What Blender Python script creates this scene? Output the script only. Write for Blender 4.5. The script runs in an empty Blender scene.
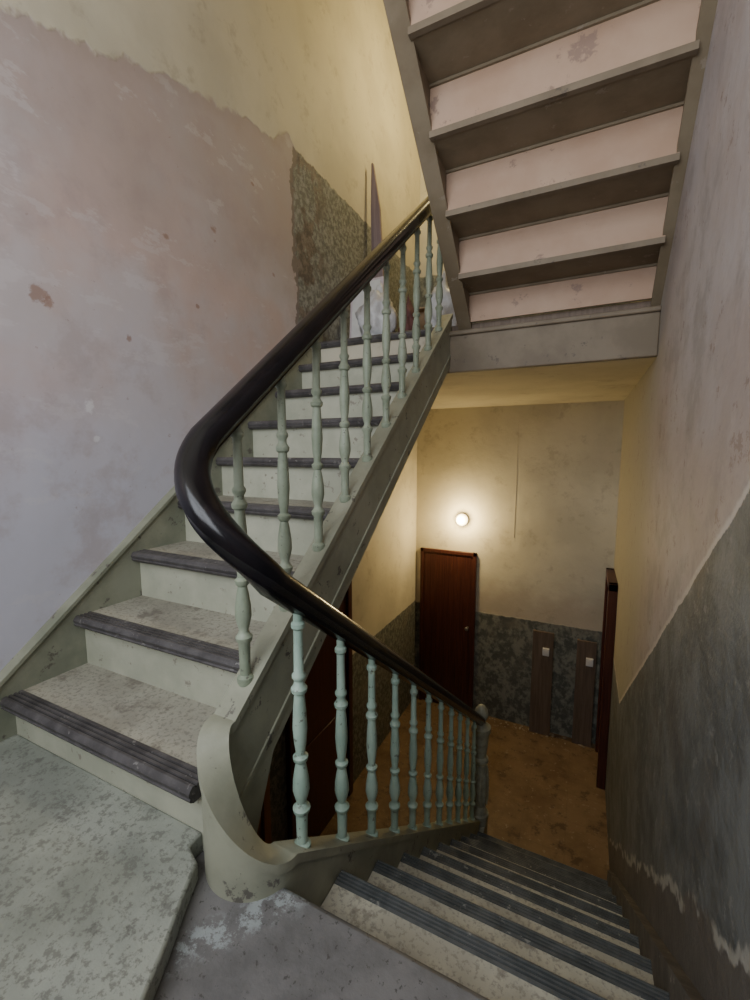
import bpy, math, random
from mathutils import Vector, Matrix
random.seed(4)
scene = bpy.context.scene
COL = scene.collection

# ------------------------------------------------------------------ constants
HC = 0.954
R_, G_ = 0.185, 0.231
XL, XR = -1.64, 0.28
YF = 4.40
YB = -0.75
ZF = -1.85
ZU = 1.665
YE = 2.46

# ------------------------------------------------------------------ node DSL
class NT:
    def __init__(s, name):
        s.m = bpy.data.materials.new(name); s.m.use_nodes = True
        s.t = s.m.node_tree; s.b = s.t.nodes['Principled BSDF']
        s.co = s.t.nodes.new('ShaderNodeTexCoord').outputs['Object']
        sp = s.t.nodes.new('ShaderNodeSeparateXYZ'); s.t.links.new(s.co, sp.inputs[0])
        s.x, s.y, s.z = sp.outputs
    def put(s, sock, v):
        if isinstance(v, bpy.types.NodeSocket): s.t.links.new(v, sock)
        elif isinstance(v, tuple): sock.default_value = (*v[:3], 1.0) if len(sock.default_value) == 4 else v
        else: sock.default_value = v
    def math(s, op, a, b=0.0, clamp=False):
        n = s.t.nodes.new('ShaderNodeMath'); n.operation = op; n.use_clamp = clamp
        s.put(n.inputs[0], a); s.put(n.inputs[1], b); return n.outputs[0]
    def noise(s, scale, detail=4, rough=0.55, vec=None, stretch=None, off=(0, 0, 0)):
        n = s.t.nodes.new('ShaderNodeTexNoise')
        if stretch or off != (0, 0, 0):
            mp = s.t.nodes.new('ShaderNodeMapping'); s.t.links.new(vec or s.co, mp.inputs[0])
            mp.inputs['Location'].default_value = off
            if stretch: mp.inputs['Scale'].default_value = stretch
            s.t.links.new(mp.outputs[0], n.inputs['Vector'])
        else: s.t.links.new(vec or s.co, n.inputs['Vector'])
        n.inputs['Scale'].default_value = scale; n.inputs['Detail'].default_value = min(detail, 5)
        n.inputs['Roughness'].default_value = rough
        return n.outputs['Fac']
    def step(s, v, lo, hi):
        n = s.t.nodes.new('ShaderNodeMapRange'); n.interpolation_type = 'SMOOTHSTEP'
        s.put(n.inputs['Value'], v); n.inputs['From Min'].default_value = lo; n.inputs['From Max'].default_value = hi
        return n.outputs['Result']
    def mix(s, f, a, b):
        n = s.t.nodes.new('ShaderNodeMix'); n.data_type = 'RGBA'
        s.put(n.inputs[0], f); s.put(n.inputs[6], a); s.put(n.inputs[7], b); return n.outputs[2]
    def lin(s, v, a, b):      # a*v+b
        n = s.t.nodes.new('ShaderNodeMath'); n.operation = 'MULTIPLY_ADD'
        s.put(n.inputs[0], v); n.inputs[1].default_value = a; n.inputs[2].default_value = b; return n.outputs[0]
    def spot(s, cy, cz, r, jit):   # blotch on the YZ plane
        dy = s.math('SUBTRACT', s.y, cy); dz = s.math('SUBTRACT', s.z, cz)
        d = s.math('SQRT', s.math('ADD', s.math('MULTIPLY', dy, dy), s.math('MULTIPLY', dz, dz)))
        d = s.math('ADD', d, s.math('MULTIPLY', s.math('SUBTRACT', jit, 0.5), r * 3.2))
        return s.math('SUBTRACT', 1.0, s.step(d, r * 0.5, r * 1.1))
    def done(s, col, rough=0.7, height=None, bump=0.3, dist=0.01, spec=0.4):
        s.put(s.b.inputs['Base Color'], col); s.put(s.b.inputs['Roughness'], rough)
        s.b.inputs['Specular IOR Level'].default_value = spec
        if height is not None:
            n = s.t.nodes.new('ShaderNodeBump'); n.inputs['Strength'].default_value = bump
            n.inputs['Distance'].default_value = dist
            s.put(n.inputs['Height'], height); s.t.links.new(n.outputs[0], s.b.inputs['Normal'])
        return s.m

def simple(name, c1, c2, scale=8, rough=0.6, bump=0.2, stretch=None, spec=0.4, wear=None, wscale=14, wth=0.62):
    n = NT(name)
    a = n.noise(scale, 5, 0.6, stretch=stretch)
    col = n.mix(n.step(a, 0.35, 0.65), c1, c2)
    if wear:
        w = n.noise(wscale, 5, 0.7, off=(3, 7, 1))
        col = n.mix(n.step(w, wth, wth + 0.05), col, wear)
    return n.done(col, rough, n.noise(scale * 6, 3), bump, 0.004, spec)

CREAM1, CREAM2 = (0.59, 0.54, 0.42), (0.49, 0.445, 0.345)
def cream(n):
    c = n.mix(n.step(n.noise(2.2, 5), 0.35, 0.7), CREAM1, CREAM2)
    return n.mix(n.math('MULTIPLY', n.step(n.noise(6, 5, 0.75, off=(5, 1, 2)), 0.54, 0.68), 0.45), c, (0.34, 0.29, 0.22))
def wains(n, a=(0.10, 0.105, 0.09), b=(0.24, 0.24, 0.20), sc=30, lo=.42, hi=.62):
    sw = n.noise(sc, 4, 0.7, stretch=(1, 1, 0.8))
    c = n.mix(n.step(sw, lo, hi), a, b)
    c = n.mix(n.math('MULTIPLY', n.step(n.noise(3, 5, 0.65, off=(9, 2, 2)), 0.48, 0.66), 0.6), c, (0.20, 0.18, 0.145))
    return c, sw
def below(n, v, th, jit, w=0.008):   # 1 where v<th
    return n.math('SUBTRACT', 1.0, n.step(n.math('SUBTRACT', n.math('ADD', v, jit), th), -w, w))

# left wall ------------------------------------------------------
def mat_left():
    n = NT('left_wall_plaster')
    j = n.lin(n.noise(3.5, 5, 0.55), 0.30, -0.15)
    js = n.lin(n.noise(14, 5, 0.6), 0.06, -0.03)
    big = n.noise(1.5, 5, 0.62)
    pink = n.mix(n.step(big, 0.40, 0.60), (0.49, 0.43, 0.435), (0.50, 0.38, 0.35))
    pink = n.mix(n.step(n.math('ADD', n.z, n.lin(n.noise(2, 4), 0.9, -0.45)), 1.6, 0.7), pink, (0.52, 0.51, 0.59))  # cool window light low on the wall, painted in as lilac
    pink = n.mix(n.math('MULTIPLY', n.step(n.math('ADD', n.z, n.lin(n.noise(3, 4, off=(3, 3, 3)), 0.8, -0.4)), 1.6, 2.2), 0.65), pink, (0.36, 0.295, 0.27))
    pink = n.mix(n.math('MULTIPLY', n.step(n.noise(4, 5, 0.7, off=(2, 4, 4)), 0.48, 0.66), 0.42), pink, (0.36, 0.28, 0.265))
    sc = n.noise(4, 5, 0.75, stretch=(1, 0.8, 1.8), off=(1, 8, 3))
    pink = n.mix(n.math('MULTIPLY', n.step(sc, 0.57, 0.62), 0.25), pink, (0.62, 0.585, 0.60))
    fl = n.noise(20, 5, 0.8, off=(1, 2, 9))
    pink = n.mix(n.math('MULTIPLY', n.step(fl, 0.66, 0.70), 0.6), pink, (0.3, 0.21, 0.19))
    jj = n.noise(28, 5, 0.7)
    for (cy, cz, r) in [(0.843, 1.465, 0.030), (0.87, 1.45, 0.018), (1.62, 2.0, 0.020), (1.35, 1.86, 0.015), (1.15, 1.4, 0.012), (1.9, 2.35, 0.012), (1.5, 1.62, .010), (2.05, 1.95, .012)]:
        pink = n.mix(n.math('MULTIPLY', n.spot(cy, cz, r, jj), 0.75), pink, (0.28, 0.17, 0.13))
    for (cy, cz, r) in [(0.98, 1.12, 0.022), (1.0, 1.0, 0.013)]:
        pink = n.mix(n.math('MULTIPLY', n.spot(cy, cz, r, jj), 0.6), pink, (0.72, 0.7, 0.72))
    cr = cream(n)
    zl = n.math('MINIMUM', n.lin(n.y, 0.36, 1.98), n.lin(n.y, -1.2, 5.45))
    dd = n.math('SUBTRACT', n.math('ADD', n.z, j), zl)
    above = n.step(dd, -0.012, 0.012)
    edge = n.math('SUBTRACT', n.step(dd, -0.09, 0.0), above)
    c = n.mix(n.math('MULTIPLY', edge, 0.45, True), pink, (0.34, 0.27, 0.23))
    c = n.mix(above, c, cr)
    under = below(n, n.z, 0.0, n.lin(n.y, -0.8, 0.45), 0.01)
    c = n.mix(under, c, cr)
    w, sw = wains(n)
    upz = n.step(n.z, 1.4, 1.6)
    wl = n.mix(n.step(n.noise(34, 5, .8, off=(6, 6, 1)), .44, .58), (0.125, 0.125, 0.112), (0.31, 0.315, 0.29))
    w = n.mix(n.math('MULTIPLY', upz, 0.75), w, wl)
    br = n.mix(n.step(n.noise(16, 5, .75, off=(2, 6, 1)), .42, .6), (0.10, 0.08, 0.068), (0.21, 0.17, 0.14))
    w = n.mix(n.math('MULTIPLY', n.step(n.noise(4.5, 5, 0.6, off=(4, 3, 3)), 0.50, 0.56), n.math('MULTIPLY', n.step(n.y, 2.70, 2.45), upz)), w, br)
    up = n.math('MULTIPLY', below(n, n.z, 2.74, js), n.step(n.z, 1.52, 1.53))
    yj = n.math('ADD', n.y, n.lin(n.noise(6, 5, .6, off=(1, 1, 1)), 0.24, -0.12))
    up0 = up
    up = n.math('MULTIPLY', up0, n.step(yj, 2.27, 2.28))
    rim = n.math('MULTIPLY', up0, n.step(yj, 2.24, 2.25))
    c = n.mix(n.math('MULTIPLY', rim, 0.8), c, (0.13, 0.10, 0.08))
    lo = below(n, n.z, -0.70, n.math('MULTIPLY', js, 0.4))
    wm = n.math('MAXIMUM', up, lo)
    c = n.mix(wm, c, w)
    h = n.math('ADD', n.math('MULTIPLY', n.noise(2.5, 4, 0.5), 1.0), n.math('MULTIPLY', n.math('MULTIPLY', sw, wm), 0.8))
    h = n.math('ADD', h, n.math('MULTIPLY', above, 0.2))
    return n.done(c, 0.68, h, 0.5, 0.025, 0.35)
def mat_far():
    n = NT('far_wall_plaster')
    js = n.lin(n.noise(14, 5, 0.6), 0.03, -0.015)
    c = cream(n)
    w, sw = wains(n, sc=16)
    lo = below(n, n.z, -0.72, js)
    up = n.math('MULTIPLY', below(n, n.z, 2.74, js), n.step(n.z, 1.5, 1.52))
    wm = n.math('MAXIMUM', lo, up)
    stain = n.math('MULTIPLY', n.step(n.math('ADD', n.z, n.lin(n.noise(9, 5), 0.5, -0.25)), -0.3, -0.6), 0.45)
    c = n.mix(stain, c, (0.40, 0.30, 0.22))
    c = n.mix(wm, c, w)
    h = n.math('ADD', n.noise(3, 5, 0.6), n.math('MULTIPLY', n.math('MULTIPLY', sw, wm), 0.8))
    return n.done(c, 0.75, h, 0.5, 0.02, 0.3)
def mat_right():
    n = NT('right_wall_plaster')
    js = n.lin(n.noise(9, 5, 0.7), 0.05, -0.025)
    base = n.mix(n.step(n.noise(1.8, 5, 0.62, off=(3, 3, 0)), 0.38, 0.62), (0.455, 0.41, 0.405), (0.40, 0.335, 0.315))
    base = n.mix(n.math('MULTIPLY', n.step(n.noise(4, 5, 0.7), 0.48, 0.66), 0.55), base, (0.27, 0.235, 0.22))
    base = n.mix(n.step(n.y, 2.0, 2.8), base, (0.37, 0.34, 0.27))  # yellow lamplight towards the hall, put into the wall colour
    base = n.mix(n.math('MULTIPLY', n.step(n.noise(12, 5, 0.8, off=(0, 8, 2)), 0.59, 0.64), 0.7), base, (0.26, 0.19, 0.16))
    w = n.mix(n.step(n.noise(5, 5, .7, off=(4, 0, 4)), .38, .62), (0.10, 0.107, 0.107), (0.165, 0.175, 0.175))
    w = n.mix(n.math('MULTIPLY', n.step(n.noise(2.6, 5, .7, off=(8, 8, 4)), .48, .6), .6), w, (0.12, 0.112, 0.102))
    w = n.mix(n.math('MULTIPLY', n.step(n.noise(16, 5, .78, off=(8, 1, 4)), .58, .64), .6), w, (0.26, 0.26, 0.25))
    sw = n.noise(16, 5, 0.7)
    zl = n.math('MAXIMUM', n.lin(n.y, -0.76, 1.666), -0.70)
    d = n.math('ADD', n.math('SUBTRACT', n.z, zl), js)
    wm = n.math('SUBTRACT', 1.0, n.step(d, -0.003, 0.003))
    edge = n.math('MULTIPLY', n.math('SUBTRACT', 1.0, n.step(d, 0.012, 0.03)), 0.75)
    c = n.mix(edge, base, (0.60, 0.56, 0.52))
    nz = n.math('ADD', n.z, n.lin(n.y, 0.8, -0.544))     # height above nosing line
    nz = n.math('ADD', nz, n.lin(n.noise(4, 5, .65, off=(2, 2, 2)), 0.24, -0.12))
    w = n.mix(n.math('SUBTRACT', 1.0, n.step(nz, 0.24, 0.27)), w, n.mix(n.noise(12, 5), (0.09, 0.082, 0.075), (0.17, 0.155, 0.14)))
    st = n.math('MULTIPLY', n.step(nz, 0.225, 0.24), n.math('SUBTRACT', 1.0, n.step(nz, 0.25, 0.27)))
    st = n.math('MULTIPLY', st, n.step(n.noise(7, 5, off=(7, 0, 0)), 0.42, 0.5))
    w = n.mix(st, w, (0.38, 0.37, 0.335))
    c = n.mix(wm, c, w)
    h = n.math('ADD', n.noise(3.5, 5, 0.6), n.math('MULTIPLY', n.math('MULTIPLY', sw, wm), 0.7))
    h = n.math('SUBTRACT', h, n.math('MULTIPLY', wm, .12))
    return n.done(c, 0.6, h, 0.5, 0.025, 0.35)
def mat_landing():
    n = NT('landing_terrazzo')
    a = n.mix(n.step(n.noise(4, 5), 0.35, 0.65), (0.22, 0.235, 0.20), (0.33, 0.345, 0.295))
    a = n.mix(n.math('MULTIPLY', n.step(n.noise(70, 3, 0.7), 0.50, 0.62), 0.7), a, (0.14, 0.14, 0.12))
    a = n.mix(n.math('MULTIPLY', n.step(n.noise(13, 5, 0.75, off=(3, 0, 0)), 0.58, 0.66), 0.6), a, (0.10, 0.095, 0.085))
    return n.done(a, 0.6, n.noise(40, 4, 0.7), 0.35, 0.006, 0.45)
def mat_landing2():
    n = NT('landing_grey_stone')
    b = n.mix(n.step(n.noise(6, 5, 0.65), 0.35, 0.65), (0.125, 0.12, 0.118), (0.19, 0.183, 0.18))
    b = n.mix(n.step(n.noise(60, 4, .7), 0.58, 0.66), b, (0.08, 0.075, 0.07))
    t = n.math('ADD', n.math('ADD', n.x, n.lin(n.y, -0.75, 1.02)), n.lin(n.noise(9, 5), .14, -.07))
    sp = n.math('SUBTRACT', 1.0, n.step(n.math('ABSOLUTE', t), 0.01, 0.06))
    sp = n.math('MULTIPLY', sp, n.math('MULTIPLY', n.step(n.noise(22, 5, 0.8, off=(2, 0, 1)), 0.46, 0.56), n.math('MULTIPLY', n.step(n.y, 0.36, 0.46), n.step(n.x, -.40, -.5))))
    c = n.mix(n.math('MULTIPLY', sp, 0.7), b, (0.40, 0.44, 0.44))
    return n.done(c, 0.6, n.noise(40, 4, 0.7), 0.35, 0.006, 0.45)
def mat_tread(name='worn_stone_tread', k=1.0):
    n = NT(name)
    s = lambda c: tuple(min(1, q * k) for q in c)
    a = n.mix(n.step(n.noise(5, 5), 0.35, 0.65), s((0.28, 0.265, 0.215)), s((0.37, 0.355, 0.29)))
    a = n.mix(n.math('MULTIPLY', n.step(n.noise(70, 4, 0.7), 0.50, 0.62), 0.65), a, s((0.17, 0.155, 0.13)))
    a = n.mix(n.math('MULTIPLY', n.step(n.noise(12, 5, 0.7, off=(3, 0, 0)), 0.56, 0.66), 0.6), a, s((0.13, 0.11, 0.09)))
    return n.done(a, 0.65, n.noise(45, 4, 0.7), 0.3, 0.005, 0.4)
def mat_wood(name, c1, c2, rough=0.45, stretch=(14, 14, 1.0)):
    n = NT(name)
    a = n.noise(3, 5, 0.6, stretch=stretch)
    c = n.mix(n.step(a, 0.35, 0.65), c1, c2)
    return n.done(c, rough, a, 0.15, 0.004, 0.4)
def mat_floor():
    n = NT('vinyl_floor')
    c = n.mix(n.step(n.noise(4, 5, 0.65), 0.35, 0.65), (0.175, 0.108, 0.055), (0.245, 0.162, 0.085))
    c = n.mix(n.step(n.noise(24, 5, 0.75), 0.58, 0.66), c, (0.30, 0.225, 0.145))
    c = n.mix(n.math('MULTIPLY', n.step(n.noise(9, 5, 0.75, off=(4, 4, 4)), 0.54, 0.64), .8), c, (0.095, 0.058, 0.033))
    fx = n.math('ABSOLUTE', n.math('SUBTRACT', n.math('FRACT', n.math('MULTIPLY', n.x, 3.3)), 0.5))
    fy = n.math('ABSOLUTE', n.math('SUBTRACT', n.math('FRACT', n.math('MULTIPLY', n.y, 3.3)), 0.5))
    g = n.step(n.math('MAXIMUM', fx, fy), 0.49, 0.497)
    c = n.mix(n.math('MULTIPLY', g, 0.3), c, (0.10, 0.07, 0.04))
    return n.done(c, 0.5, n.noise(20, 5), 0.2, 0.004, 0.4)

M = {}
M['left'] = mat_left(); M['far'] = mat_far(); M['right'] = mat_right()
M['landing'] = mat_landing(); M['landing2'] = mat_landing2(); M['tread'] = mat_tread(); M['treaddn'] = mat_tread('worn_stone_tread_brightened', 1.75); M['floor'] = mat_floor()  # lower treads: same stone with extra light put into its colour
n = NT('ceiling_plaster'); M['ceil'] = n.done(cream(n), 0.8, n.noise(4, 5), 0.4, 0.015, 0.3)
M['green'] = simple('green_grey_paint', (0.27, 0.275, 0.205), (0.35, 0.35, 0.265), 6, 0.5, 0.25, wear=(0.13, 0.12, 0.10), wscale=16, wth=0.61)
M['wallstring'] = simple('dull_green_paint', (0.20, 0.21, 0.155), (0.28, 0.285, 0.215), 6, 0.55, 0.25, wear=(0.12, 0.11, 0.09), wscale=10, wth=0.60)
M['bal_daylit'] = simple('sage_green_daylit', (0.28, 0.39, 0.315), (0.38, 0.49, 0.405), 9, 0.45, 0.2, wear=(0.15, 0.16, 0.13), wscale=40, wth=0.61)  # down-flight balusters: daylight painted into the green
M['bal_shaded'] = simple('sage_green_shaded', (0.24, 0.28, 0.20), (0.33, 0.37, 0.275), 9, 0.45, 0.2, wear=(0.14, 0.14, 0.11), wscale=40, wth=0.61)  # up-flight balusters: same green, darkened in colour away from the daylight
M['newelmat'] = simple('grey_olive_paint', (0.24, 0.245, 0.19), (0.36, 0.36, 0.28), 20, 0.45, 0.3)
M['riser'] = simple('pale_riser_paint', (0.37, 0.375, 0.29), (0.45, 0.45, 0.35), 6, 0.6, 0.3, wear=(0.25, 0.23, 0.185), wscale=18, wth=0.61)
M['nose'] = simple('dark_grooved_nosing', (0.055, 0.05, 0.05), (0.10, 0.092, 0.092), 14, 0.45, 0.3, wear=(0.2, 0.19, 0.18), wscale=25, wth=0.62)
M['nosedn'] = simple('grey_nosing_brightened', (0.085, 0.093, 0.095), (0.14, 0.148, 0.15), 14, 0.45, 0.3, wear=(0.3, 0.3, 0.28), wscale=25, wth=0.62)  # down-flight nosings: grey raised in colour to stand in for light
M['groove'] = simple('groove_dark', (0.02, 0.02, 0.02), (0.03, 0.03, 0.03), 14, 0.8, 0.1)  # near-black strips that make the groove lines stand out
M['rail'] = mat_wood('black_lacquered_wood', (0.003, 0.003, 0.005), (0.009, 0.007, 0.009), 0.22, (6, 1, 6))
M['rback'] = simple('pink_beige_paint', (0.43, 0.28, 0.19), (0.48, 0.33, 0.235), 3, 0.6, 0.3, wear=(0.30, 0.20, 0.15), wscale=7, wth=0.60)
M['tback'] = simple('taupe_paint', (0.185, 0.142, 0.09), (0.235, 0.188, 0.125), 5, 0.6, 0.25, wear=(0.26, 0.215, 0.16), wscale=14, wth=0.62, spec=.25)
M['fascia'] = simple('taupe_fascia_paint', (0.18, 0.14, 0.095), (0.23, 0.183, 0.128), 5, 0.55, 0.2, wear=(0.13, 0.105, 0.08), wscale=14, wth=0.62, spec=.25)
M['wallbase'] = simple('dirty_dark_plinth', (0.09, 0.082, 0.075), (0.15, 0.135, 0.12), 12, 0.7, 0.4, wear=(0.28, 0.26, 0.23), wscale=18, wth=0.64)
M['door'] = mat_wood('red_brown_door_wood', (0.05, 0.014, 0.010), (0.09, 0.027, 0.016), 0.4, (30, 30, 0.8))
M['door2'] = mat_wood('orange_brown_door_wood', (0.20, 0.085, 0.035), (0.28, 0.13, 0.055), 0.45, (30, 30, 0.8))
M['board'] = mat_wood('brown_panel', (0.12, 0.085, 0.06), (0.17, 0.12, 0.085), 0.6, (20, 20, 1))
M['plank'] = mat_wood('mauve_plank', (0.18, 0.13, 0.125), (0.26, 0.19, 0.18), 0.6, (20, 20, 1))
M['white'] = simple('white_plastic', (0.72, 0.70, 0.66), (0.62, 0.6, 0.57), 9, 0.4, 0.1)
M['bag'] = simple('white_plastic_bag', (0.62, 0.62, 0.62), (0.45, 0.43, 0.42), 9, 0.35, 0.8)
M['card'] = simple('cardboard', (0.34, 0.23, 0.13), (0.40, 0.28, 0.17), 9, 0.8, 0.1)
M['maroon'] = simple('maroon_cloth', (0.10, 0.04, 0.035), (0.15, 0.06, 0.05), 12, 0.8, 0.3)
M['pinkpan'] = simple('pale_pink_panel', (0.6, 0.5, 0.52), (0.54, 0.45, 0.46), 6, 0.5, 0.1)
M['metal'] = simple('worn_metal', (0.35, 0.33, 0.3), (0.5, 0.47, 0.42), 12, 0.35, 0.1); M['metal'].node_tree.nodes['Principled BSDF'].inputs['Metallic'].default_value = 0.8
M['debris'] = simple('plaster_chips', (0.42, 0.37, 0.28), (0.26, 0.2, 0.13), 30, 0.9, 0.1)
n = NT('glowing_lamp_glass'); n.b.inputs['Emission Color'].default_value = (1, 0.78, 0.42, 1); n.b.inputs['Emission Strength'].default_value = 10
M['glow'] = n.done((0.9, 0.85, 0.7), 0.3)

# ------------------------------------------------------------------ mesh builder
class MB:
    def __init__(s): s.v = []; s.f = []; s.mi = []; s.mats = []
    def mid(s, k):
        if k not in s.mats: s.mats.append(k)
        return s.mats.index(k)
    def add(s, vs, fs, k):
        o = len(s.v); s.v += [tuple(p) for p in vs]; i = s.mid(k)
        for f in fs: s.f.append([o + q for q in f]); s.mi.append(i)
    def box(s, a, b, k, mat=None):
        vs = [Vector((x, y, z)) for x in (a[0], b[0]) for y in (a[1], b[1]) for z in (a[2], b[2])]
        if mat: vs = [mat @ v for v in vs]
        s.add(vs, [(0, 1, 3, 2), (4, 6, 7, 5), (0, 4, 5, 1), (2, 3, 7, 6), (0, 2, 6, 4), (1, 5, 7, 3)], k)
    def extX(s, prof, x0, x1, k):     # prof list (y,z)
        n_ = len(prof)
        vs = [(x0, y, z) for y, z in prof] + [(x1, y, z) for y, z in prof]
        fs = [(i, (i + 1) % n_, n_ + (i + 1) % n_, n_ + i) for i in range(n_)]
        fs += [tuple(range(n_)), tuple(range(2 * n_ - 1, n_ - 1, -1))]
        s.add(vs, fs, k)
    def extZ(s, prof, z0, z1, k):     # prof list (x,y)
        n_ = len(prof)
        vs = [(x, y, z0) for x, y in prof] + [(x, y, z1) for x, y in prof]
        fs = [(i, (i + 1) % n_, n_ + (i + 1) % n_, n_ + i) for i in range(n_)]
        fs += [tuple(range(n_)), tuple(range(2 * n_ - 1, n_ - 1, -1))]
        s.add(vs, fs, k)
    def lathe(s, prof, cx, cy, k, seg=14, mat=None):   # prof list (r,z)
        vs = []; fs = []
        for r, z in prof:
            for i in range(seg):
                a = 2 * math.pi * i / seg
                p = Vector((cx + r * math.cos(a), cy + r * math.sin(a), z))
                vs.append(mat @ p if mat else p)
        for j in range(len(prof) - 1):
            for i in range(seg):
                fs.append((j * seg + i, j * seg + (i + 1) % seg, (j + 1) * seg + (i + 1) % seg, (j + 1) * seg + i))
        fs.append(tuple(range(seg - 1, -1, -1))); fs.append(tuple((len(prof) - 1) * seg + i for i in range(seg)))
        s.add(vs, fs, k)
    def sweep(s, path, prof, k):   # prof (side, up)
        vs = []; m = len(prof)
        for i, p in enumerate(path):
            a = path[max(i - 1, 0)]; b = path[min(i + 1, len(path) - 1)]
            t = (Vector(b) - Vector(a)).normalized()
            sd = t.cross(Vector((0, 0, 1))).normalized(); up = sd.cross(t).normalized()
            for u, w in prof: vs.append(Vector(p) + sd * u + up * w)
        fs = []
        for i in range(len(path) - 1):
            for j in range(m):
                fs.append((i * m + j, i * m + (j + 1) % m, (i + 1) * m + (j + 1) % m, (i + 1) * m + j))
        fs.append(tuple(range(m - 1, -1, -1))); fs.append(tuple((len(path) - 1) * m + j for j in range(m)))
        s.add(vs, fs, k)
    def ribbon(s, st, hw, k):    # st: list (x,y,ztop,zbot); vertical plank following plan path
        vs = []; n_ = len(st)
        for i, (x, y, zt, zb) in enumerate(st):
            a = st[max(i - 1, 0)]; b = st[min(i + 1, n_ - 1)]
            t = Vector((b[0] - a[0], b[1] - a[1], 0)).normalized(); sd = Vector((t.y, -t.x, 0))
            P = Vector((x, y, 0)); l = P - sd * hw; r = P + sd * hw
            vs += [(l.x, l.y, zt), (r.x, r.y, zt), (r.x, r.y, zb), (l.x, l.y, zb)]
        fs = []
        for i in range(n_ - 1):
            for j in range(4):
                fs.append((i * 4 + j, i * 4 + (j + 1) % 4, (i + 1) * 4 + (j + 1) % 4, (i + 1) * 4 + j))
        fs += [(3, 2, 1, 0), tuple((n_ - 1) * 4 + j for j in range(4))]
        s.add(vs, fs, k)
    def build(s, name, parent=None, bevel=0, seg=2):
        import bmesh
        me = bpy.data.meshes.new(name); me.from_pydata(s.v, [], s.f)
        for k in s.mats: me.materials.append(M[k])
        for p, i in zip(me.polygons, s.mi): p.material_index = i
        me.update()
        bm = bmesh.new(); bm.from_mesh(me); bmesh.ops.recalc_face_normals(bm, faces=bm.faces); bm.to_mesh(me); bm.free()
        me.shade_smooth(); me.set_sharp_from_angle(angle=math.radians(38))
        o = bpy.data.objects.new(name, me); COL.objects.link(o)
        if parent: o.parent = parent
        if bevel:
            b = o.modifiers.new('bevel', 'BEVEL'); b.width = bevel; b.segments = seg; b.limit_method = 'ANGLE'; b.angle_limit = math.radians(40)
        return o
def empty(name, loc=(0, 0, 0)):
    e = bpy.data.objects.new(name, None); e.empty_display_size = 0.1; COL.objects.link(e); return e
def slab(name, a, b, k, bevel=0):
    m = MB(); m.box(a, b, k); return m.build(name, bevel=bevel)

# ------------------------------------------------------------------ room shell
ZT = 5.2
slab('wall_left', (XL - 0.2, YB, ZF), (XL, YF + 0.2, ZT), 'left')
slab('wall_far', (XL, YF, ZF), (XR, YF + 0.2, ZT), 'far')
slab('wall_right', (XR, YB, ZF), (XR + 0.2, YF + 0.2, ZT), 'right')
m = MB()
WX0, WX1, WZ0, WZ1 = -1.45, 0.10, 0.95, 3.04
m.box((XL, YB - 0.2, ZF), (XR, YB, WZ0), 'ceil'); m.box((XL, YB - 0.2, WZ1), (XR, YB, ZT), 'ceil')
m.box((XL, YB - 0.2, WZ0), (WX0, YB, WZ1), 'ceil'); m.box((WX1, YB - 0.2, WZ0), (XR, YB, WZ1), 'ceil')
m.build('wall_back')
m = MB()
for x in (WX0 + .03, (WX0 + WX1) / 2, WX1 - .03): m.box((x - .025, YB - .1, WZ0), (x + .025, YB - .05, WZ1), 'white')
for z in (WZ0 + .03, 2.2, WZ1 - .03): m.box((WX0, YB - .1, z - .025), (WX1, YB - .05, z + .025), 'white')
m.build('window_1')
slab('ceiling', (XL - .2, YB - .2, ZT), (XR + .2, YF + .2, ZT + 0.15), 'ceil')
slab('floor', (XL - .2, YB - .2, ZF - 0.15), (XR + .2, YF + .2, ZF), 'floor')
m = MB(); m.box((XL, YB, -0.22), (XR, 0.68, 0.0), 'landing2')
m.build('floor_half_landing', bevel=0.014)
m = MB()
edge = []
YE0 = .60
for i in range(20):
    y = YE0 - i * (YE0 + 0.74) / 19
    edge.append((-.712 + .54 * (.568 - y) + random.uniform(-.005, .005), y))
m.extZ([(XL, YB), (XL, .66), (-.780, .66), (-.780, .62)] + edge + [(edge[-1][0], YB)], 0.0, 0.05, 'landing')
m.build('floor_half_landing_slab', bevel=0.006)
slab('floor_half_landing_upper', (XL, YB, 3.1), (XR, 0.60, 3.33), 'ceil')
m = MB()
m.box((XL, YE + 0.02, 1.40), (XR, YF, ZU - 0.03), 'ceil'); m.box((XL, YE + 0.02, ZU - 0.03), (XR, YF, ZU), 'board')
m.build('floor_upper_landing')
m = MB(); m.box((-0.77, YE - 0.012, 1.40), (XR, YE + 0.02, 1.615), 'fascia'); m.box((-0.77, YE - 0.03, 1.60), (XR, YE + 0.0, 1.625), 'fascia')
m.build('trim_1', bevel=0.006)
m = MB(); m.box((XL, YB, 0.05), (XL + .03, 0.50, 0.15), 'wallstring'); m.build('baseboard_left', bevel=0.006)

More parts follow.
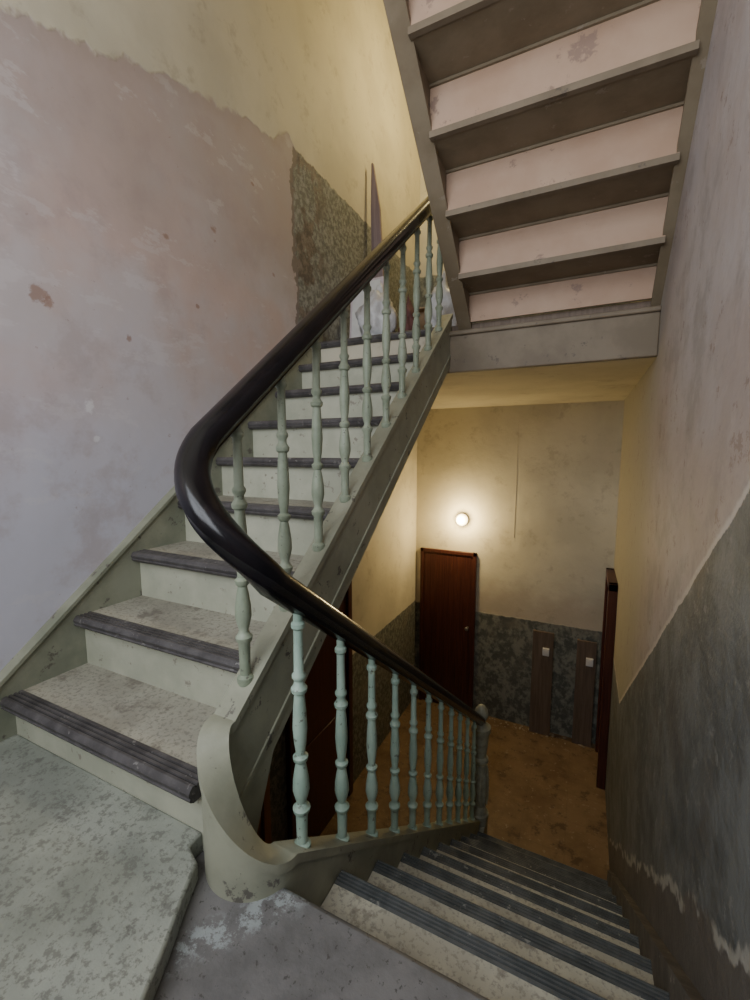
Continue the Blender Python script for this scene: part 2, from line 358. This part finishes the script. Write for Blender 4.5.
# ------------------------------------------------------------------ stairs
def step(m, yn, zt, d, x0, x1, kt, kn, kr, ktb=None, krb=None, g=G_, r=R_, grooves=True, drop=0.0, q=1.0):
    S = lambda a: yn + d * a
    y0, y1 = sorted((S(0.05 * q), S(g + 0.035)))
    m.box((x0, y0, zt - 0.016), (x1, y1, zt), kt)
    m.box((x0, y0, zt - 0.036), (x1, y1, zt - 0.016), ktb or kt)
    pr = [(0.004, -.038), (-.005, -.032), (-.008, -.026), (-.004, -.022), (-.008, -.018), (-.009, -.010), (-.004, -.002), (.002, .003), (.009, .003), (.010, -.002), (.0145, -.002),
          (.0155, .003), (.0225, .003), (.0235, -.002), (.028, -.002), (.029, .003), (.036, .003), (.037, -.002), (.0415, -.002), (.0425, .003), (.052, .003), (.054, 0), (.054, -.038)]
    m.extX([(S(a * q if a > 0 else a), zt + b) for a, b in pr], x0, x1, kn)
    if grooves:
        for a0 in (.010, .0235, .037):
            ya, yb = sorted((S(a0 * q), S((a0 + .0045) * q)))
            m.box((x0, ya, zt - .004), (x1, yb, zt - .0015), 'groove')
    a, b = sorted((S(0.028), S(0.040))); c, e = sorted((S(0.040), S(0.050)))
    zb = zt - r
    m.box((x0, a, zb), (x1, b, zt - 0.037), kr); m.box((x0, c, zb - drop), (x1, e, zt - 0.037), krb or kr)

# up flight
up = MB(); X0, X1 = XL + 0.035, -0.775
for i in range(1, 10):
    step(up, 0.63 + (i - 1) * G_ * .99, i * R_, 1, X0, X1, 'tread', 'nose', 'riser', 'tback', 'rback')
zn = lambda y: 0.185 + 0.801 * (y - 0.63)
up.extX([(0.50, 0.05), (0.50, 0.14), (0.60, 0.21), (2.50, zn(2.50) + 0.05), (2.50, zn(2.5) - .2), (0.9, zn(.9) - .22), (0.9, 0.0)], XL, XL + 0.035, 'wallstring')
up.extX([(0.50, 0.14), (0.50, 0.155), (0.60, 0.225), (2.50, zn(2.50) + 0.065), (2.50, zn(2.50) + 0.05), (0.60, 0.21)], XL, XL + 0.045, 'wallstring')
up.build('stair_flight')

# down flight
dn = MB(); D0, D1 = -0.545, XR - 0.03
GD = 0.23
zd = lambda y: -0.8043 * (y - 0.68)
for k in range(1, 10):
    step(dn, 0.68 + k * GD, -k * R_, -1, D0, D1, 'treaddn', 'nosedn', 'riser', 'tback', 'rback', g=GD, q=.74)
dn.extX([(0.70, zd(.70) + .07), (2.80, zd(2.80) + .07), (2.80, ZF), (2.45, ZF), (0.70, zd(.70) - .25)], XR - 0.032, XR, 'wallbase')
dn.build('stair_flight')

# flight above
ab = MB(); A0, A1 = -0.615, XR - 0.03
for j in range(1, 9):
    yy = YE + 0.035 - (j - 1) * G_
    step(ab, yy, ZU + j * R_, -1, A0, A1, 'tread', 'tback', 'riser', 'tback', 'rback', grooves=False, drop=0.016 if j > 1 else 0)
    ab.box((A0, yy - 0.060, ZU + j * R_ - 0.046), (A1, yy - 0.05, ZU + j * R_ - 0.036), 'tback')
    if j > 1: ab.box((A0, yy - 0.056, ZU + (j - 1) * R_ - 0.040), (A1, yy - 0.034, ZU + (j - 1) * R_ - 0.016), 'fascia')
za = lambda y: ZU + R_ + 0.801 * (YE - y)
for xa, xb in ((-0.672, -0.615), (XR - 0.03, XR)):
    ab.extX([(YE + .03, za(YE) - 0.215), (YE + .03, za(YE) + 0.03), (0.60, za(0.60) + 0.05), (0.60, za(0.60) - 0.20)], xa, xb, 'fascia')
    w0, w1 = (xa - .008, xb + .008) if xa < 0 else (xa - .01, xb)
    ab.extX([(YE + .03, za(YE) - 0.23), (YE + .03, za(YE) - 0.205), (0.60, za(0.60) - 0.19), (0.60, za(0.60) - 0.215)], w0, w1, 'tback')
ab.build('stair_flight')

# ------------------------------------------------------------------ outer string with wreath
XU, XD = -0.748, -0.575
zsu = lambda y: zn(y) + 0.06
zsd = lambda y: zd(y) + 0.065
st = []
for y in (2.47, 2.0, 1.5, 1.1, 0.85): st.append((XU, y, zsu(y), zsu(y) - 0.27))
YC = 0.71; RC = (XD - XU) / 2; XC = (XU + XD) / 2
zt0, zt1 = zsu(YC), zsd(YC)
N_ = 40
for i in range(N_ + 1):
    a = math.pi * i / N_; f = i / N_
    ft = max(0, min(1, (f - 0.05) / 0.95)); ft = ft * ft * (3 - 2 * ft)
    st.append((XC - RC * math.cos(a), YC - RC * math.sin(a), zt0 + (zt1 - zt0) * ft, -0.2))
for y in (0.9, 1.3, 1.8, 2.3, 2.80): st.append((XD, y, zsd(y), zsd(y) - 0.27))
os_ = MB(); os_.ribbon(st, 0.028, 'green')
cap = [(x, y, zt + 0.012, zt - 0.012) for x, y, zt, zb in st]; os_.ribbon(cap, 0.034, 'green')
low = [(x, y, zt - .20, zt - 0.215) for x, y, zt, zb in st[:6]]; os_.ribbon(low, 0.033, 'green')
bal = empty('balustrade')
os_.build('outer_string', bal)

# ------------------------------------------------------------------ handrail
path = []
zr = lambda y: 0.428 + 0.806 * y
zq = lambda y: 0.640 - 0.738 * (y - 0.749)
for i in range(9):
    a = math.pi * i / 8
    path.append((XC + (RC) * math.cos(a), 2.42 + RC * math.sin(a), zr(2.42) + 0.18 * (1 - i / 8)))
for i in range(1, 12): y = 2.42 - i * (2.42 - 0.74) / 11; path.append((XU, y, zr(y)))
YR = 0.69
z0, z1 = zr(YR), zq(YR)
for i in range(25):
    a = math.pi * i / 24; f = i / 24
    path.append((XC - RC * math.cos(a), YR - RC * math.sin(a), z0 + (z1 - z0) * f))
for i in range(1, 12): y = 0.70 + i * (2.86 - 0.70) / 11; path.append((XD, y, zq(y)))
prof = []
for i in range(32):
    a = 2 * math.pi * i / 32; c, s_ = math.cos(a), math.sin(a)
    u = 0.035 * (abs(c) ** 0.8) * (1 if c > 0 else -1); w = 0.032 * (abs(s_) ** 0.85) * (1 if s_ > 0 else -1)
    if -0.75 < s_ < -0.2: u *= 0.82
    prof.append((u, w))
hr = MB(); hr.sweep(path, prof, 'rail'); hr.build('handrail', bal)

def baluster(m, x, y, zb, zt, k):
    H = zt - zb
    P = [(.0, .019), (.012, .022), (.03, .022), (.04, .014), (.10, .0145), (.165, .0155), (.175, .021), (.19, .0225), (.2, .016), (.215, .012), (.235, .016), (.27, .0215), (.31, .0205), (.36, .0155), (.385, .012), (.395, .018), (.41, .0195), (.42, .012),
         (.44, .0125), (.47, .0155), (.53, .0185), (.60, .0165), (.66, .0135), (.672, .013), (.68, .019), (.695, .0205), (.71, .0135), (.725, .012), (.74, .0175), (.75, .0175), (.76, .0125), (.85, .012), (.90, .0115), (.93, .0115), (.94, .017), (.955, .017), (.965, .0115), (1.0, .0115)]
    m.lathe([(r * .95, zb + f * H) for f, r in P], x, y, k, 14)
bb = MB()
for i in range(10):
    y = 0.785 + i * 0.1705
    if y > 2.4: break
    baluster(bb, XU, y, zsu(y), zr(y) - 0.03, 'bal_shaded')
for i in range(11):
    y = 0.775 + i * 0.190
    if y > 2.75: break
    baluster(bb, XD, y, zsd(y), zq(y) - 0.03, 'bal_daylit')
bb.build('balusters', bal)
nw = MB()
YN = 2.90
nw.box((XD - .055, YN - .10, ZF), (XD + .055, YN + .06, -1.72), 'newelmat')
zb, zt = -1.72, -0.82; H = zt - zb
P = [(0, .062), (.05, .062), (.06, .07), (.085, .07), (.095, .058), (.13, .05), (.15, .042), (.18, .05), (.26, .062), (.36, .06), (.46, .05), (.51, .042), (.53, .058), (.555, .058), (.57, .042), (.62, .045), (.70, .055), (.76, .058), (.78, .068), (.82, .068), (.835, .05), (.86, .028), (.88, .036), (.915, .048), (.955, .044), (.985, .026), (1.0, .008)]
nw.lathe([(r, zb + f * H) for f, r in P], XD, YN, 'newelmat', 20)
for i in range(10):
    a = 2 * math.pi * i / 10
    nw.lathe([(.004, zb + .16 * H), (.012, zb + .24 * H), (.012, zb + .38 * H), (.004, zb + .48 * H)], XD + .055 * math.cos(a), YN + .055 * math.sin(a), 'newelmat', 6)
nw.build('newel_post', bal)

# ------------------------------------------------------------------ doors
def door_far():
    m = MB(); x0, x1, zt = -1.575, -0.965, -0.09
    m.box((x0, YF - .035, ZF), (x0 + .035, YF, zt), 'door'); m.box((x1 - .035, YF - .035, ZF), (x1, YF, zt), 'door'); m.box((x0, YF - .035, zt - .035), (x1, YF, zt), 'door')
    m.box((x0 + .035, YF - .022, ZF + .01), (x1 - .035, YF, zt - .035), 'door')
    for i in range(7):
        xx = x0 + .05 + i * .073; m.box((xx, YF - .025, ZF + .03), (xx + .067, YF - .02, zt - .05), 'door')
    m.lathe([(.012, 0), (.012, .04), (.02, .05), (.02, .06), (.005, .065)], 0, 0, 'metal', 10, Matrix.Translation((x1 - .075, YF - .02, ZF + .95)) @ Matrix.Rotation(math.pi / 2, 4, 'X'))
    m.build('door_1', bevel=.002)
door_far()
def door_side(name, x, y0, y1, zt, k, t=.035, sgn=1):
    m = MB(); X = lambda a: x + sgn * a
    def bx(a, b, ya, yb, za_, zb_):
        xa, xb = sorted((X(a), X(b))); m.box((xa, ya, za_), (xb, yb, zb_), k)
    bx(0, t, y0, y0 + .06, ZF, zt); bx(0, t, y1 - .06, y1, ZF, zt); bx(0, t, y0, y1, zt - .06, zt)
    bx(0, t * .5, y0 + .06, y1 - .06, ZF, zt - .06)
    for a, b in ((.12, .8), (.92, zt - ZF - .18)):
        bx(t * .5, t * .72, y0 + .12, y1 - .12, ZF + a, ZF + b)
    m.build(name, bevel=.004)
door_side('door_2', XR, 3.80, 4.34, -0.09, 'door', .065, -1)
door_side('door_3', XL, 2.05, 2.87, 0.20, 'door', .04, 1)
door_side('door_4', XL, 1.05, 1.85, 0.10, 'door2', .04, 1)

# ------------------------------------------------------------------ wall lamp
lamp = empty('wall_lamp'); LX, LZ = -1.12, 0.255
m = MB(); RX = Matrix.Translation((LX, YF, LZ)) @ Matrix.Rotation(math.pi / 2, 4, 'X')
m.lathe([(.001, 0), (.06, 0), (.062, .012), (.055, .022), (.05, .03), (.001, .03)], 0, 0, 'metal', 24, RX); m.build('lamp_base', lamp)
m = MB(); m.lathe([(.045, .025), (.056, .04), (.060, .06), (.054, .085), (.038, .102), (.016, .111), (.002, .112)], 0, 0, 'glow', 24, RX); m.build('lamp_globe', lamp)
l = bpy.data.lights.new('lamp_bulb', 'POINT'); l.energy = 23; l.color = (1, .77, .38); l.shadow_soft_size = .04
o = bpy.data.objects.new('lamp_bulb', l); o.location = (LX, YF - .185, LZ); COL.objects.link(o); o.parent = lamp
m = MB(); sq = [(.0018, 0), (0, .0018), (-.0018, 0), (0, -.0018)]
m.sweep([(-0.60, YF - .002, 1.38), (-0.60, YF - .002, .6), (-0.605, YF - .002, .1)], sq, 'ceil')
m.build('wall_cable')

# boards leaning at far wall with sockets
for nm, xc, w, zt in (('wall_board', -0.285, .19, -0.78), ('wall_board', 0.095, .165, -0.80)):
    m = MB(); A = Matrix.Translation((xc, YF - .01, ZF)) @ Matrix.Rotation(math.radians(1.0), 4, 'X')
    m.box((-w / 2, -.065, 0), (w / 2, -.045, zt - ZF), 'board', A); m.box((-w / 2, -.045, 0.0), (-w / 2 + .02, -.03, zt - ZF), 'board', A)
    zz = zt - ZF - .19
    m.box((.0, -.095, zz - .035), (.06, -.065, zz + .035), 'white', A); m.box((.012, -.098, zz - .02), (.048, -.095, zz + .02), 'white', A)
    m.build(nm, bevel=.003)
# plaster crumbs along the foot of the far wall
m = MB()
for i in range(60):
    x, y = random.uniform(-.95, .22), YF - abs(random.gauss(0, .04)) - .02
    s_ = random.uniform(.004, .013)
    A = Matrix.Translation((x, min(y, YF - .03), ZF + s_ * .2)) @ Matrix.Rotation(random.random() * 6, 4, 'Z')
    m.box((-s_, -s_ * .6, -s_ * .2), (s_, s_ * .7, s_ * .25), 'debris', A)
m.build('plaster_debris')

# ------------------------------------------------------------------ things on the upper landing
m = MB(); A = Matrix.Translation((XL + .012, 3.22, ZU))
m.add([A @ Vector(p) for p in [(0.05, -.012, 0), (.17, -.012, 0), (.17, .012, 0), (0.05, .012, 0), (0.025, -.012, 1.15), (.105, -.012, 1.15), (.105, .012, 1.15), (0.025, .012, 1.15), (.03, -.012, 1.50), (.045, -.012, 1.50), (.045, .012, 1.50), (.03, .012, 1.50)]],
      [(0, 1, 2, 3), (0, 1, 5, 4), (1, 2, 6, 5), (2, 3, 7, 6), (3, 0, 4, 7), (4, 5, 9, 8), (5, 6, 10, 9), (6, 7, 11, 10), (7, 4, 8, 11), (8, 9, 10, 11)], 'plank'); m.build('leaning_plank', bevel=.003)
m = MB(); A = Matrix.Translation((XL + .04, 2.84, ZU)) @ Matrix.Rotation(math.radians(-5), 4, 'X')
m.box((0, 0, 0), (.26, .02, .52), 'pinkpan', A); m.box((.02, -.008, .02), (.24, .0, .50), 'white', A); m.build('leaning_panel', bevel=.003)
m = MB(); m.box((-1.25, 3.06, ZU), (-.98, 3.36, ZU + .30), 'card'); m.box((-1.25, 2.98, ZU + .29), (-.98, 3.06, ZU + .30), 'card'); m.build('cardboard_box', bevel=.004)
def bagf(name, c, s_, k, seed):
    bpy.ops.mesh.primitive_ico_sphere_add(subdivisions=4, radius=1, location=(0, 0, 0)); o = bpy.context.object; o.name = name; o.data.name = name
    from mathutils import noise as mn
    for v in o.data.vertices:
        p = v.co.copy(); d = 1 + .28 * mn.noise(p * 2.2 + Vector((seed, 0, 0))) + .12 * mn.noise(p * 6 + Vector((seed, 3, 0)))
        top = max(0, p.z - .55) * 1.5
        q = Vector((p.x * (1 - top), p.y * (1 - top), max(p.z, -.8) + top * .35)) * d
        q.z = max(q.z, -.8)
        v.co = Vector((c[0] + q.x * s_[0], c[1] + q.y * s_[1], c[2] + (q.z + .8) * s_[2]))
    o.data.materials.append(M[k])
    for p in o.data.polygons: p.use_smooth = True
bagf('plastic_bag', (-1.28, 2.66, ZU), (.13, .10, .18), 'bag', 1)
bagf('plastic_bag', (-.90, 2.88, ZU), (.11, .11, .22), 'bag', 5)
bagf('cloth_bundle', (-1.09, 2.74, ZU), (.06, .08, .14), 'maroon', 9)

# upstairs ceiling lamp
ul = empty('ceiling_lamp'); m = MB()
m.lathe([(.05, ZT - .001), (.05, ZT - .03), (.006, ZT - .035), (.006, 4.15), (.03, 4.14), (.03, 4.09), (.01, 4.085)], -.75, 3.5, 'metal', 14); m.build('lamp_pendant', ul)
m = MB(); m.lathe([(.015, 4.09), (.04, 4.06), (.055, 4.02), (.045, 3.98), (.01, 3.965)], -.75, 3.5, 'glow', 18); m.build('bulb', ul)
l = bpy.data.lights.new('bulb_light', 'POINT'); l.energy = 50; l.color = (1, .80, .38); l.shadow_soft_size = .08
o = bpy.data.objects.new('bulb_light', l); o.location = (-.75, 3.5, 3.86); COL.objects.link(o); o.parent = ul

# ------------------------------------------------------------------ daylight from the window behind
l = bpy.data.lights.new('window_daylight', 'AREA'); l.shape = 'RECTANGLE'; l.size = WX1 - WX0; l.size_y = WZ1 - WZ0; l.energy = 70; l.color = (.93, .965, 1.0)
o = bpy.data.objects.new('window_daylight', l); o.location = ((WX0 + WX1) / 2, YB - .13, (WZ0 + WZ1) / 2); o.rotation_euler = (math.radians(90), 0, 0); COL.objects.link(o)
w = bpy.data.worlds.new('sky'); scene.world = w; w.use_nodes = True
w.node_tree.nodes['Background'].inputs[0].default_value = (.6, .75, 1, 1); w.node_tree.nodes['Background'].inputs[1].default_value = 1.0

# ------------------------------------------------------------------ camera
psi, p = math.radians(26), math.radians(6.4)
cam = bpy.data.cameras.new('camera'); co = bpy.data.objects.new('camera', cam); COL.objects.link(co)
co.location = (0, 0, HC)
F = Vector((-math.sin(psi) * math.cos(p), math.cos(psi) * math.cos(p), -math.sin(p)))
co.rotation_euler = F.to_track_quat('-Z', 'Y').to_euler()
cam.sensor_fit = 'VERTICAL'; cam.sensor_height = 36; cam.lens = 15.48; cam.clip_start = 0.02
scene.camera = co
